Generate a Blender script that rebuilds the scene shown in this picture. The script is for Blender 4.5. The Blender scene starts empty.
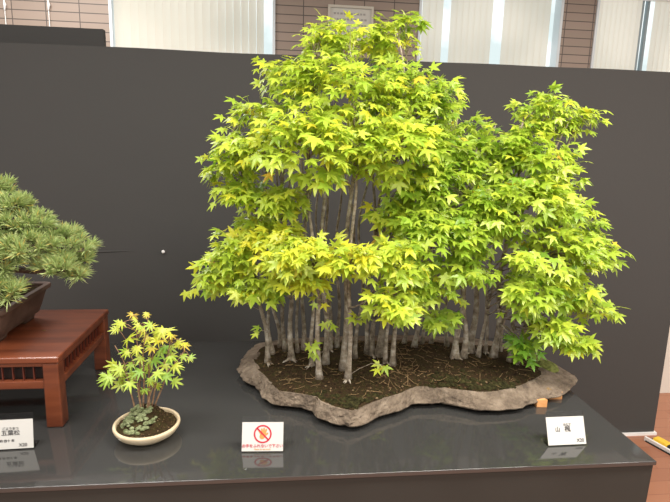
import bpy, math, random
from mathutils import Vector, Matrix, Quaternion, noise
random.seed(7)
C = bpy.context.scene
COL = C.collection
V = Vector
pi = math.pi
T = 0.75                       # table top height
CAM = V((0, 0, 1.45))
PITCH, ROLL, YAW, FPX = math.radians(10.977), math.radians(1.478), math.radians(6.301), 524.1

# ------------------------------------------------------------------ camera
def cam_axes():
    cy, sy, cp, sp = math.cos(YAW), math.sin(YAW), math.cos(PITCH), math.sin(PITCH)
    f = V((sy*cp, cy*cp, -sp)); r = V((cy, -sy, 0)); u = r.cross(f)
    cr, sr = math.cos(ROLL), math.sin(ROLL)
    return cr*r + sr*u, -sr*r + cr*u, f
AR, AU, AF = cam_axes()
cam = bpy.data.cameras.new('camera'); co = bpy.data.objects.new('camera', cam); COL.objects.link(co)
M = Matrix((AR, AU, -AF)).transposed().to_4x4(); M.translation = CAM
co.matrix_world = M
cam.sensor_width = 36; cam.lens = 36*FPX/670; cam.clip_start = .02
C.camera = co

def ray(x, y): return AF + (x-335)/FPX*AR - (y-251)/FPX*AU
def atz(x, y, z):              # the point of the place that lies at height z on this sight line
    d = ray(x, y); return CAM + d*((z-CAM.z)/d.z)
def aty(x, y, Y):
    d = ray(x, y); return CAM + d*(Y/d.y)

# ------------------------------------------------------------------ helpers
def link(name, verts, faces, mat, parent=None, smooth=False):
    me = bpy.data.meshes.new(name); me.from_pydata([tuple(v) for v in verts], [], faces)
    mats = mat if isinstance(mat, (list, tuple)) else [mat]
    for m in mats: me.materials.append(m)
    if smooth:
        for p in me.polygons: p.use_smooth = True
    me.update()
    o = bpy.data.objects.new(name, me); COL.objects.link(o)
    if parent: o.parent = parent; o.matrix_parent_inverse = Matrix.Translation(-parent.location)
    return o
def thing(name, label, cat, loc=(0, 0, 0), group=None):
    o = bpy.data.objects.new(name, None); o.empty_display_size = .05; COL.objects.link(o); o.location = loc
    tag(o, label, cat, group); return o
def tag(o, label, cat, group=None):
    o['label'] = label; o['category'] = cat
    if group: o['group'] = group
    return o
def struct(o): o['kind'] = 'structure'; return o

class MB:
    def __init__(s): s.v = []; s.f = []; s.a = []
    def box(s, x0, x1, y0, y1, z0, z1, mat=None):
        n = len(s.v)
        for z in (z0, z1):
            for x, y in ((x0, y0), (x1, y0), (x1, y1), (x0, y1)):
                p = V((x, y, z)); s.v.append(mat @ p if mat else p)
        for q in ((3, 2, 1, 0), (4, 5, 6, 7), (0, 1, 5, 4), (1, 2, 6, 5), (2, 3, 7, 6), (3, 0, 4, 7)):
            s.f.append(tuple(n+i for i in q))
        return s
    def tube(s, pts, rad, n=6, cap=True, a=None, rough=0):
        pts = [V(p) for p in pts]; m = len(pts); base = len(s.v)
        t = (pts[1]-pts[0]).normalized()
        ref = V((1, 0, 0)) if abs(t.x) < .9 else V((0, 1, 0))
        nr = (ref - t*ref.dot(t)).normalized()
        for i, p in enumerate(pts):
            t = (pts[min(i+1, m-1)]-pts[max(i-1, 0)])
            if t.length < 1e-9: t = V((0, 0, 1))
            t.normalize(); nr = nr - t*nr.dot(t)
            if nr.length < 1e-6: nr = t.orthogonal()
            nr.normalize(); b = t.cross(nr)
            r = rad[i] if isinstance(rad, (list, tuple)) else rad
            for k in range(n):
                an = 2*pi*k/n; rr = r*(1+rough*random.uniform(-1, 1))
                s.v.append(p + (nr*math.cos(an)+b*math.sin(an))*rr)
                if a is not None: s.a.append(a)
        for i in range(m-1):
            for k in range(n):
                k2 = (k+1) % n; x = base+i*n
                s.f.append((x+k, x+k2, x+n+k2, x+n+k))
        if cap:
            s.f.append(tuple(base+n-1-k for k in range(n))); s.f.append(tuple(base+(m-1)*n+k for k in range(n)))
        return s
    def loops(s, rings, cap0=False, cap1=True):
        n = len(rings[0]); base = len(s.v)
        for r in rings: s.v += [V(p) for p in r]
        for i in range(len(rings)-1):
            for k in range(n):
                k2 = (k+1) % n; x = base+i*n
                s.f.append((x+k, x+k2, x+n+k2, x+n+k))
        if cap0: s.f.append(tuple(base+n-1-k for k in range(n)))
        if cap1: s.f.append(tuple(base+(len(rings)-1)*n+k for k in range(n)))
        return s
    def build(s, name, mat, parent=None, smooth=False, bevel=0, seg=2):
        o = link(name, s.v, s.f, mat, parent, smooth)
        if s.a and len(s.a) == len(s.v):
            at = o.data.attributes.new('tint', 'FLOAT', 'POINT'); at.data.foreach_set('value', s.a)
        if bevel:
            b = o.modifiers.new('bevel', 'BEVEL'); b.width = bevel; b.segments = seg; b.limit_method = 'ANGLE'
        return o

# ------------------------------------------------------------------ materials
def mat(name, col, rough=.5, spec=.5, metal=0, noise_=None, bump=None, coat=0, trans=0, ior=1.45):
    m = bpy.data.materials.new(name); m.use_nodes = True
    nt = m.node_tree; b = nt.nodes['Principled BSDF']
    b.inputs['Base Color'].default_value = (*col, 1); b.inputs['Roughness'].default_value = rough
    b.inputs['Specular IOR Level'].default_value = spec; b.inputs['Metallic'].default_value = metal
    b.inputs['Coat Weight'].default_value = coat; b.inputs['Transmission Weight'].default_value = trans
    b.inputs['IOR'].default_value = ior
    tc = nt.nodes.new('ShaderNodeTexCoord')
    if noise_:                                 # (scale xyz, detail, [(pos,col)...])
        mp = nt.nodes.new('ShaderNodeMapping'); mp.inputs['Scale'].default_value = noise_[0]
        n = nt.nodes.new('ShaderNodeTexNoise'); n.inputs['Scale'].default_value = 1; n.inputs['Detail'].default_value = noise_[1]
        n.inputs['Roughness'].default_value = .65
        r = nt.nodes.new('ShaderNodeValToRGB'); e = r.color_ramp.elements
        for i, (p, c) in enumerate(noise_[2]):
            q = e[i] if i < 2 else e.new(p)
            q.position = p; q.color = (*c, 1)
        nt.links.new(tc.outputs['Object'], mp.inputs['Vector']); nt.links.new(mp.outputs[0], n.inputs['Vector'])
        nt.links.new(n.outputs['Fac'], r.inputs[0]); nt.links.new(r.outputs[0], b.inputs['Base Color'])
    if bump:                                   # (scale, strength, distance)
        n = nt.nodes.new('ShaderNodeTexNoise'); n.inputs['Scale'].default_value = bump[0]; n.inputs['Detail'].default_value = 5
        u = nt.nodes.new('ShaderNodeBump'); u.inputs['Strength'].default_value = bump[1]; u.inputs['Distance'].default_value = bump[2]
        nt.links.new(tc.outputs['Object'], n.inputs['Vector']); nt.links.new(n.outputs['Fac'], u.inputs['Height'])
        nt.links.new(u.outputs[0], b.inputs['Normal'])
    return m
def leafmat(name, ramp, translucent=.4, rough=.36, spec=.6):
    m = bpy.data.materials.new(name); m.use_nodes = True
    nt = m.node_tree; b = nt.nodes['Principled BSDF']; out = nt.nodes['Material Output']
    a = nt.nodes.new('ShaderNodeAttribute'); a.attribute_name = 'tint'
    r = nt.nodes.new('ShaderNodeValToRGB'); e = r.color_ramp.elements
    for i, (p, c) in enumerate(ramp):
        q = e[i] if i < 2 else e.new(p)
        q.position = p; q.color = (*c, 1)
    t = nt.nodes.new('ShaderNodeBsdfTranslucent'); mx = nt.nodes.new('ShaderNodeMixShader'); mx.inputs[0].default_value = translucent
    nt.links.new(a.outputs['Fac'], r.inputs[0]); nt.links.new(r.outputs[0], b.inputs['Base Color']); nt.links.new(r.outputs[0], t.inputs['Color'])
    b.inputs['Roughness'].default_value = rough; b.inputs['Specular IOR Level'].default_value = spec
    nt.links.new(b.outputs[0], mx.inputs[1]); nt.links.new(t.outputs[0], mx.inputs[2]); nt.links.new(mx.outputs[0], out.inputs[0])
    return m

m_cloth = mat('black_backdrop_cloth', (.060, .058, .055), .75, .3, bump=(3.2, .25, .02))
m_skirt = mat('dark_skirt_cloth', (.044, .039, .033), .8, .2, bump=(60, .08, .002))
m_top = mat('black_glossy_sheet', (.040, .040, .0385), .08, .5, bump=(5, .02, .01), ior=1.8)
m_white = mat('white_plastic', (.85, .84, .82), .4)
m_paper = mat('white_card', (.58, .565, .53), .6, .3)
m_acrylic = mat('clear_acrylic', (1, 1, 1), .02, .5, trans=1, ior=1.15)
m_ink = mat('grey_ink', (.07, .065, .065), .7, .2)
m_red = mat('red_ink', (.50, .03, .05), .7, .2)
m_orange = mat('orange_ink', (.60, .28, .09), .7, .2)
m_wood = mat('red_lacquered_wood', (.16, .04, .02), .3, .45, noise_=((2.5, 26, 26), 4, [(.3, (.085, .022, .010)), (.62, (.175, .048, .020))]), coat=.25)
m_vdark = mat('spindle_gap_shade', (.018, .010, .008), .5, .3)  # shade of the spindle gaps, put in as colour
m_dwood = mat('dark_lacquered_wood', (.10, .022, .012), .35, .5)
m_pot = mat('unglazed_brown_clay', (.085, .05, .036), .6, .3, noise_=((14, 14, 14), 5, [(.3, (.060, .033, .024)), (.7, (.12, .075, .055))]), bump=(90, .1, .002))
m_cream = mat('cream_glaze', (.62, .50, .33), .3, .5, noise_=((25, 25, 25), 3, [(.3, (.52, .40, .25)), (.7, (.66, .55, .38))]))
m_soil = mat('dark_soil', (.05, .03, .02), .95, .1, noise_=((70, 70, 70), 8, [(.30, (.012, .008, .005)), (.47, (.045, .028, .014)), (.58, (.032, .028, .010)), (.70, (.13, .08, .04))]), bump=(140, 1, .01))
m_moss = mat('grey_green_moss', (.2, .26, .12), .95, .1, noise_=((90, 90, 90), 6, [(.35, (.10, .12, .05)), (.65, (.36, .40, .22))]), bump=(200, 1, .01))
m_gmoss = mat('green_moss', (.16, .2, .05), .95, .1, noise_=((60, 60, 60), 6, [(.35, (.09, .10, .03)), (.65, (.22, .24, .07))]), bump=(150, 1, .008))
m_rock = mat('weathered_grey_stone', (.2, .15, .11), .85, .25, noise_=((22, 22, 34), 9, [(.28, (.075, .056, .042)), (.5, (.18, .138, .10)), (.75, (.30, .24, .18))]), bump=(70, 1, .014))
m_bark = mat('pale_grey_bark', (.27, .22, .17), .9, .15, noise_=((50, 50, 55), 7, [(.32, (.13, .10, .07)), (.5, (.32, .265, .20)), (.70, (.58, .53, .45))]), bump=(170, .5, .003))
m_stem = mat('brown_twig', (.26, .15, .09), .8, .2, noise_=((60, 60, 160), 4, [(.3, (.16, .085, .05)), (.7, (.38, .24, .14))]))
m_pinebark = mat('pine_bark', (.14, .10, .075), .95, .1, noise_=((40, 40, 60), 6, [(.3, (.05, .035, .025)), (.7, (.22, .17, .13))]), bump=(60, 1, .01))
m_straw = mat('dry_straw', (.21, .14, .07), .8, .1)
m_block = mat('raw_orange_wood', (.72, .34, .13), .6, .3, noise_=((30, 30, 200), 3, [(.3, (.62, .27, .09)), (.7, (.80, .42, .18))]))
m_alu = mat('pale_aluminium', (.62, .66, .68), .4, .5, .2)
m_blue = mat('blue_grey_mullion', (.24, .29, .31), .4, .5, .2)
m_yellow = mat('yellow_rubber', (.85, .55, .05), .6)
m_black = mat('black_rubber', (.03, .03, .03), .6)
m_frame = mat('pale_frame', (.60, .55, .46), .45)
m_notice = mat('notice_paper', (.62, .60, .54), .5)
m_plaster = mat('pale_wall_plaster', (.74, .68, .60), .8, .2)
m_ceil = mat('white_ceiling', (.75, .74, .72), .9, .1)
m_leaf = leafmat('maple_leaf', [(0, (.15, .32, .03)), (.35, (.37, .54, .05)), (.65, (.55, .67, .075)), (.88, (.68, .69, .05)), (.95, (.75, .60, .05)), (1, (.68, .34, .06))])
m_leaf2 = leafmat('small_maple_leaf', [(0, (.22, .42, .05)), (.4, (.46, .60, .06)), (.75, (.68, .64, .06)), (1, (.70, .42, .06))])
m_needle = leafmat('pine_needle', [(0, (.24, .34, .11)), (.4, (.44, .56, .20)), (.75, (.64, .72, .34)), (.9, (.74, .72, .32)), (1, (.72, .56, .15))], .25, .45, .4)

m_grit = leafmat('soil_grit', [(0, (.015, .010, .006)), (.5, (.06, .036, .018)), (.85, (.14, .085, .042)), (1, (.26, .19, .11))], .02, .9, .1)
m_dmoss = mat('dark_moss', (.04, .04, .015), .95, .1, noise_=((90, 90, 90), 6, [(.35, (.014, .013, .006)), (.65, (.06, .055, .02))]), bump=(200, 1, .01))
# wall tiles: stacked bond, long thin tiles
m_tile = bpy.data.materials.new('brown_wall_tile'); m_tile.use_nodes = True
nt = m_tile.node_tree; b = nt.nodes['Principled BSDF']; tc = nt.nodes.new('ShaderNodeTexCoord')
mp = nt.nodes.new('ShaderNodeMapping'); mp.inputs['Rotation'].default_value = (math.radians(90), 0, 0); mp.inputs['Location'].default_value = (.045, 0, 0)
br = nt.nodes.new('ShaderNodeTexBrick'); br.offset = 0; br.squash = 1
br.inputs['Color1'].default_value = (.29, .22, .175, 1); br.inputs['Color2'].default_value = (.335, .255, .205, 1); br.inputs['Mortar'].default_value = (.08, .062, .052, 1)
br.inputs['Scale'].default_value = 1; br.inputs['Brick Width'].default_value = .208; br.inputs['Row Height'].default_value = .057
br.inputs['Mortar Size'].default_value = .0035; br.inputs['Mortar Smooth'].default_value = .3
nt.links.new(tc.outputs['Object'], mp.inputs[0]); nt.links.new(mp.outputs[0], br.inputs['Vector']); nt.links.new(br.outputs['Color'], b.inputs['Base Color'])
b.inputs['Roughness'].default_value = .5
# floor: reddish boards
m_floor = bpy.data.materials.new('red_brown_boards'); m_floor.use_nodes = True
nt = m_floor.node_tree; b = nt.nodes['Principled BSDF']; tc = nt.nodes.new('ShaderNodeTexCoord')
br = nt.nodes.new('ShaderNodeTexBrick'); br.inputs['Color1'].default_value = (.33, .135, .075, 1); br.inputs['Color2'].default_value = (.38, .165, .092, 1)
br.inputs['Mortar'].default_value = (.26, .10, .055, 1); br.inputs['Brick Width'].default_value = .9; br.inputs['Row Height'].default_value = .09
br.inputs['Scale'].default_value = 1; br.inputs['Mortar Size'].default_value = .002
nt.links.new(tc.outputs['Object'], br.inputs['Vector']); nt.links.new(br.outputs['Color'], b.inputs['Base Color']); b.inputs['Roughness'].default_value = .38
# window pane: lit by the sky outside, a few pale shrub shapes in it
def pane_mat(name, strength, c0, c1):
    m = bpy.data.materials.new(name); m.use_nodes = True
    nt = m.node_tree; nt.nodes.clear(); out = nt.nodes.new('ShaderNodeOutputMaterial'); em = nt.nodes.new('ShaderNodeEmission')
    tc = nt.nodes.new('ShaderNodeTexCoord'); n = nt.nodes.new('ShaderNodeTexNoise'); n.inputs['Scale'].default_value = 2.6; n.inputs['Detail'].default_value = 4
    r = nt.nodes.new('ShaderNodeValToRGB'); r.color_ramp.elements[0].position = .42; r.color_ramp.elements[0].color = (*c0, 1)
    r.color_ramp.elements[1].position = .56; r.color_ramp.elements[1].color = (*c1, 1)
    nt.links.new(tc.outputs['Object'], n.inputs['Vector']); nt.links.new(n.outputs['Fac'], r.inputs[0]); nt.links.new(r.outputs[0], em.inputs[0])
    em.inputs[1].default_value = strength; nt.links.new(em.outputs[0], out.inputs[0])
    return m
m_pane = pane_mat('daylit_pane', .85, (.62, .72, .72), (.92, 1, 1))
m_blind = bpy.data.materials.new('cream_blind_fabric'); m_blind.use_nodes = True
nt = m_blind.node_tree; b = nt.nodes['Principled BSDF']; out = nt.nodes['Material Output']
b.inputs['Base Color'].default_value = (.82, .76, .67, 1); b.inputs['Roughness'].default_value = .8
t = nt.nodes.new('ShaderNodeBsdfTranslucent'); t.inputs['Color'].default_value = (.90, .84, .74, 1)
mx = nt.nodes.new('ShaderNodeMixShader'); mx.inputs[0].default_value = .5
nt.links.new(b.outputs[0], mx.inputs[1]); nt.links.new(t.outputs[0], mx.inputs[2]); nt.links.new(mx.outputs[0], out.inputs[0])

# ------------------------------------------------------------------ setting
YW = 3.8
XL, XR, YF = -2.6, 4.6, -1.6
struct(link('floor', [(XL, YF, 0), (XR, YF, 0), (XR, YW+.15, 0), (XL, YW+.15, 0), (XL, YF, -.05), (XR, YF, -.05), (XR, YW+.15, -.05), (XL, YW+.15, -.05)],
     [(0, 1, 2, 3), (7, 6, 5, 4), (0, 4, 5, 1), (1, 5, 6, 2), (2, 6, 7, 3), (3, 7, 4, 0)], m_floor))
struct(MB().box(XL, XR, YF, YW+.15, 2.75, 2.8).build('ceiling', m_ceil))
WINS = []
for px0, px1 in ((109.1, 275.3), (419.0, 563.0), (596.2, None)):
    a = aty(px0, 10, YW).x; bx = aty(px1, 10, YW).x if px1 else a+1.06
    WINS.append((a, bx))
WZ0, WZ1 = 1.55, 2.62
WZ0 = 1.62
w = MB(); x = XL
for a, bx in WINS:
    w.box(x, a, YW, YW+.12, 0, 2.75); w.box(a, bx, YW, YW+.12, 0, WZ0); w.box(a, bx, YW, YW+.12, WZ1, 2.75); x = bx
w.box(x, XR, YW, YW+.12, 0, 2.75)
struct(w.build('wall_back', m_tile))
# plain pale wall seen past the right end of the backdrop
WRX = atz(663.5, 393, 0).x
WRY = atz(663.5, 393, 0).y

def slats(mb, x0, x1, n, z0, z1, y, ang):
    p = (x1-x0)/n; h = p*.555
    for i in range(n):
        cx = x0+p*(i+.5); dx = h*math.cos(ang); dy = h*math.sin(ang)
        k = len(mb.v)
        for s in (-1, -.33, .33, 1):
            bow = .004*(1-s*s)
            for z in (z0, z1): mb.v.append(V((cx+s*dx, y+s*dy-bow, z)))
        for j in range(3): mb.f.append((k+2*j, k+2*j+2, k+2*j+3, k+2*j+1))
blind_specs = [
    (WINS[0], [(.008, .93, 19)], 'cream vertical blind in the left window, behind the top of the black backdrop'),
    (WINS[1], [(.02, .17, 3), (.215, .515, 7), (.585, .925, 7)], 'cream vertical blind with blue white gaps in the window right of the tree top'),
    (WINS[2], [(.01, .345, 9), (.43, .97, 14)], 'cream vertical blind at the top right corner, cut off by the frame'),
]
for i, ((a, bx), segs, lab) in enumerate(blind_specs):
    fr = MB()
    fr.box(a, a+.018, YW-.012, YW+.1, WZ0, WZ1); fr.box(bx-.018, bx, YW-.012, YW+.1, WZ0, WZ1)
    fr.box(a+.018, bx-.018, YW-.012, YW+.1, WZ0, WZ0+.02); fr.box(a+.018, bx-.018, YW-.012, YW+.1, WZ1-.02, WZ1)
    f = struct(fr.build('window_%d' % (i+1), m_alu))
    MB().box(a+.018, bx-.018, YW+.085, YW+.09, WZ0+.02, WZ1-.02).build('pane', m_pane, f)
    if i == 2:
        mu = MB(); xx = a+(bx-a)*.36
        mu.box(xx, xx+.018, YW+.05, YW+.08, WZ0+.02, WZ1-.02); mu.box(xx+.045, xx+.062, YW+.05, YW+.08, WZ0+.02, WZ1-.02)
        mu.build('mullion', m_blue, f)
    bt = thing('vertical_blind', lab, 'blind', ((a+bx)/2, YW+.03, WZ0+.03))
    s = MB()
    for u0, u1, n in segs: slats(s, a+(bx-a)*u0+.014, a+(bx-a)*u1, n, WZ0+.03, WZ1-.05, YW+.03, .6 if i == 0 else -.10)
    so = s.build('slats', m_blind, bt, True)
    MB().box(a+.02, bx-.02, YW+.012, YW+.05, WZ1-.05, WZ1-.022).build('head_rail', m_white, bt)

# framed notice on the wall
p0, p1 = aty(328, 5, YW-.001), aty(372, 46, YW-.001)
nt_ = thing('wall_notice', 'pale framed notice on the tiled wall behind the tree top', 'notice', (p0.x, YW, p1.z))
x0, x1, z0, z1 = p0.x, p1.x, p1.z, p0.z
n = MB(); q = .016
n.box(x0, x1, YW-.022, YW-.002, z0, z0+q).box(x0, x1, YW-.022, YW-.002, z1-q, z1).box(x0, x0+q, YW-.022, YW-.002, z0+q, z1-q).box(x1-q, x1, YW-.022, YW-.002, z0+q, z1-q)
n.build('frame', m_frame, nt_)
pp = MB().box(x0+q, x1-q, YW-.012, YW-.002, z0+q, z1-q).build('sheet', m_notice, nt_)
n = MB()
m_faint = mat('faint_print', (.38, .36, .33), .6)
for r in range(6):
    n = MB(); zz = z1-q-.03-r*.036; xx = x0+.04
    while xx < x1-.06:
        wv = random.uniform(.012, .02); n.box(xx, xx+wv, YW-.0135, YW-.0122, zz-.012, zz); xx += wv+.008
    n.build('lettering', m_faint, pp)
# hanging picture wires, top left
for px, lab in ((6, 'white hanging wire against the tiles, at the far left edge'), (49.5, 'white hanging wire against the tiles, nearer the left window')):
    t0, t1 = aty(px-1, -8, YW-.012), aty(px+.5, 30, YW-.012)
    h = thing('hanging_wire', lab, 'wire', (t1.x, YW-.012, t1.z), 'hanging wires on the tiled wall')
    MB().tube([(t1.x, YW-.012, 2.7), (t1.x, YW-.012, t1.z)], .0028, 6).build('wire', m_white, h)
    hk = aty(px, 5, YW-.014)
    MB().tube([(t1.x, YW-.014, hk.z+.03), (t1.x+.006, YW-.018, hk.z), (t1.x, YW-.014, hk.z-.03)], [.004, .009, .004], 8).build('hook', m_white, h)

# ------------------------------------------------------------------ backdrop panels
YB = 2.367; ZB = T+1.0907
XB = 1.998
bd = thing('backdrop_panel', 'long black cloth backdrop panel standing behind the display table', 'backdrop', (.2, YB, 0))
def cloth_panel(name, xa, xb, y, th, z0, z1, parent, mat_, nx=90, nz=30, seed=0, top=None):
    v, f = [], []
    for side, yy in ((0, y), (1, y+th)):
        for j in range(nz+1):
            for i in range(nx+1):
                x = xa+(xb-xa)*i/nx; z = z0+(z1-z0)*j/nz
                if top: z = z0+(z1+top(x)-z0)*j/nz
                d = 0
                if side == 0:
                    d = .006*noise.noise(V((x*1.3+seed, z*.8, 0)))+.003*noise.noise(V((x*5, z*2.0, seed+3)))
                    d *= min(1, 6*j/nz, 6*(nz-j)/nz, 6*i/nx, 6*(nx-i)/nx)
                v.append((x, yy+d, z))
    N = (nx+1)*(nz+1)
    for j in range(nz):
        for i in range(nx):
            q = j*(nx+1)+i
            f.append((q, q+1, q+nx+2, q+nx+1)); f.append((N+q, N+q+nx+1, N+q+nx+2, N+q+1))
    for i in range(nx):
        f.append((i, N+i, N+i+1, i+1)); q = nz*(nx+1)+i; f.append((q, q+1, N+q+1, N+q))
    for j in range(nz):
        q = j*(nx+1); f.append((q, q+nx+1, N+q+nx+1, N+q)); q += nx; f.append((q, N+q, N+q+nx+1, q+nx+1))
    return link(name, v, f, mat_, parent, True)
cp = cloth_panel('cloth', -1.9, XB, YB, .035, .014, ZB, bd, m_cloth, top=lambda x: .004*noise.noise(V((x*2.3, 0, 0))))
e = cp.modifiers.new('es', 'EDGE_SPLIT'); e.split_angle = math.radians(50)
MB().box(-1.9, XB+.01, YB-.012, YB+.04, 0, .014).build('base_rail', m_white, bd)
# long crease in the cloth at the left
c0, c1, c2 = aty(96, 252, YB+.001), aty(122, 251.0, YB+.001), aty(140, 250.5, YB+.002)
cr = MB().tube([aty(70, 253, YB+.001), c0, c1, c2], [.003, .0045, .003, .0005], 8)
cr.build('crease', m_cloth, bd, True)
pn = aty(163.4, 251.5, YB-.004)
tag(MB().loops([[(pn.x+r*math.cos(2*pi*k/14), pn.y-d, pn.z+r*math.sin(2*pi*k/14)) for k in range(14)] for r, d in ((.003, -.004), (.003, .002), (.0075, .003), (.0075, .006), (.005, .009))], True, True).build('push_pin', m_white, None, True),
    'small round white pin stuck in the black backdrop at the left', 'pin')
YB2 = 2.62
zr = aty(50, 26.5, YB2).z; xr = aty(103.3, 36, YB2).x
rp = thing('backdrop_panel', 'second black panel showing above the backdrop at the upper left', 'backdrop', (-1.4, YB2, 0))
cloth_panel('cloth', -2.3, xr, YB2, .035, .014, zr, rp, m_cloth, 30, 20, 9).modifiers.new('es', 'EDGE_SPLIT').split_angle = math.radians(50)
MB().box(-2.3, xr, YB2, YB2+.035, 0, .014).build('base_rail', m_white, rp)

# pale wall past the backdrop's right end
struct(MB().box(WRX-.35, XR, WRY, WRY+.08, 0, 1.05).build('wall_right', m_plaster))

# striped cable cover on the floor, bottom right
f0, f1 = atz(642, 438, .0), atz(670, 453.5, .0)

dv = (f1-f0); dv.z = 0; dl = dv.length; dv.normalize(); nv = V((-dv.y, dv.x, 0))
R4 = Matrix((dv, nv, V((0, 0, 1)))).transposed().to_4x4(); R4.translation = V((f0.x, f0.y, 0))
cc = thing('cable_cover', 'yellow and black floor cover with a white edge, right of the table', 'floor cover', f0)
MB().box(.02, .62, -.012, 0, 0, .022, R4).build('edge_strip', m_white, cc)
MB().box(.03, .64, -.017, .075, 0, .006, R4).build('base', m_black, cc)  # its black lip paints the shadow line under the white edge
k = .05; j = 0
while k < .58:
    q = MB(); L_ = .075
    prof = [(0, .006), (.012, .030), (.050, .030), (.066, .006)]
    q.loops([[R4 @ V((xx, a_, b_)) for a_, b_ in prof] for xx in (k, k+L_)], True, True)
    q.build('stripe', m_yellow if j % 2 == 0 else m_black, cc, bevel=.004); k += L_+.002; j += 1

# ------------------------------------------------------------------ display table
X0, X1, Y0, Y1 = -.93, .886, 1.027, 1.85
tb = thing('display_table', 'long display table under a glossy black sheet and dark skirt', 'table', (0, 1.44, 0))
# top sheet with a rounded front and sides
R_ = .0014
prof = [(0, -.010), (0, -R_)]+[(R_-R_*math.cos(a*pi/12), -R_+R_*math.sin(a*pi/12)) for a in range(1, 7)]
def rect_ring(ins, z, n=24, wav=0):
    r = []
    for (xa, ya, xb, yb) in ((X0+ins, Y0+ins, X1-ins, Y0+ins), (X1-ins, Y0+ins, X1-ins, Y1-ins), (X1-ins, Y1-ins, X0+ins, Y1-ins), (X0+ins, Y1-ins, X0+ins, Y0+ins)):
        for i in range(n):
            t = i/n; r.append(V((xa+(xb-xa)*t, ya+(yb-ya)*t, z)))
    return r
MB().loops([rect_ring(a, T+b_) for a, b_ in prof], True, True).build('tabletop_sheet', m_top, tb, True).modifiers.new('es', 'EDGE_SPLIT').split_angle = math.radians(60)
sk = []
for t in range(13):
    u = t/12; z = T-.0095-(T-.02)*u; ring = []
    for p in rect_ring(.004+.016*u, z, 60):
        s_ = p.x*9+p.y*9
        cx, cy = (X0+X1)/2, (Y0+Y1)/2
        d = .012*u*math.sin(s_*2.3)+.006*u*math.sin(s_*5.1+1)
        nrm = V(((p.x-cx)/(X1-X0), (p.y-cy)/(Y1-Y0), 0)); 
        nrm = V((math.copysign(1, nrm.x), 0, 0)) if abs(nrm.x) > abs(nrm.y) else V((0, math.copysign(1, nrm.y), 0))
        ring.append(p+nrm*(d-.010*u))
    sk.append(ring)
MB().loops(sk, False, False).build('skirt', m_skirt, tb, True)
for xx in (X0+.08, X1-.12):
    for yy in (Y0+.08, Y1-.12):
        MB().box(xx, xx+.035, yy, yy+.035, 0, T-.031).build('leg', m_alu, tb)

# ------------------------------------------------------------------ leaves
def leaf_outline(lobes, sinus):
    ring = [(0.0, -.10)]
    for i, (ang, L, wd) in enumerate(lobes):
        a = math.radians(ang); d = (math.sin(a), math.cos(a)); n_ = (d[1], -d[0])
        for s_, fr_, ww in ((-1, .52, wd), (0, 1, 0), (1, .52, wd)):
            ring.append((d[0]*L*fr_+n_[0]*ww*s_, d[1]*L*fr_+n_[1]*ww*s_))
        if i < len(lobes)-1:
            a2 = math.radians((ang+lobes[i+1][0])/2); ring.append((math.sin(a2)*sinus[i], math.cos(a2)*sinus[i]))
    return ring
TRI = leaf_outline([(-118, .48, .10), (-56, .88, .15), (0, 1.0, .17), (56, .88, .15), (118, .48, .10)], [.30, .36, .36, .30])
PALM = leaf_outline([(-128, .48, .07), (-84, .74, .09), (-42, .92, .10), (0, 1.0, .11), (42, .92, .10), (84, .74, .09), (128, .48, .07)], [.24, .27, .30, .30, .27, .24])
def rv(s=1): return V((random.uniform(-s, s), random.uniform(-s, s), random.uniform(-s, s)))
def add_leaf(mb, base, tipdir, normal, L, tint, shape, droop=.28, fold=.18):
    y = tipdir.normalized(); z = normal-y*normal.dot(y)
    if z.length < .05: z = y.orthogonal()
    z.normalize(); x = y.cross(z)
    k = len(mb.v); o = base
    cur = droop*random.uniform(.5, 1.5); tw = random.uniform(-.15, .15)
    def put(px, py):
        r2 = px*px+py*py
        zz = -cur*r2 + fold*abs(px)*.35 + tw*px*py
        mb.v.append(o+(x*px+y*(py+.1)+z*zz)*L); mb.a.append(tint)
    put(0, .12)
    for q in shape: put(*q)
    n = len(shape)
    for i in range(n): mb.f.append((k, k+1+(i+1) % n, k+1+i))

# ------------------------------------------------------------------ maple forest on the slab
ZS = T+.006
low_px = [(238, 372), (243, 380), (258, 389), (264, 398), (273, 404), (300, 407.5), (313, 411), (317, 418), (335, 423), (352, 427), (366, 424), (381, 415.5), (400, 411), (412, 404), (440, 402.5), (462, 406), (480, 410), (505, 410), (522, 408), (535, 403), (545, 398.5), (560, 397), (571, 389), (577, 383), (574, 376), (560, 367), (543, 357), (515, 345), (470, 338), (400, 335), (330, 337), (285, 339), (259, 343), (246, 353), (240, 363)]
rim_px = [(253, 357), (257, 369), (266, 380), (279, 391), (309, 396), (333, 407), (352, 411), (374, 401), (398, 394), (417, 386), (445, 388), (476, 392), (500, 391), (521, 386), (536, 380), (545, 374), (540, 362), (520, 350), (470, 343), (400, 340), (330, 341), (285, 343), (262, 347)]
lowp = [atz(x, y, ZS+.012) for x, y in low_px]; rimp = [atz(x, y, ZS+.047) for x, y in rim_px]
SC = V((.37, 1.50, 0))
def polar(poly, th):
    d = V((math.cos(th), math.sin(th))); best = None
    for i in range(len(poly)):
        a, b_ = poly[i], poly[(i+1) % len(poly)]
        ax, ay, ex, ey = a.x-SC.x, a.y-SC.y, b_.x-a.x, b_.y-a.y
        den = d.x*ey-d.y*ex
        if abs(den) < 1e-9: continue
        t = (ax*ey-ay*ex)/den; u = (ax*d.y-ay*d.x)/den
        if t > 0 and -1e-6 <= u <= 1+1e-6: best = t if best is None else max(best, t)
    return best or .3
NS = 260
ths = []
for i in range(NS):          # even spacing along the long outline
    t = 2*pi*i/NS; ths.append(math.atan2(.33*math.sin(t), .55*math.cos(t)))
rl = [polar(lowp, t) for t in ths]; rr = [min(polar(rimp, t), polar(lowp, t)*.97) for t in ths]
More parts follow.
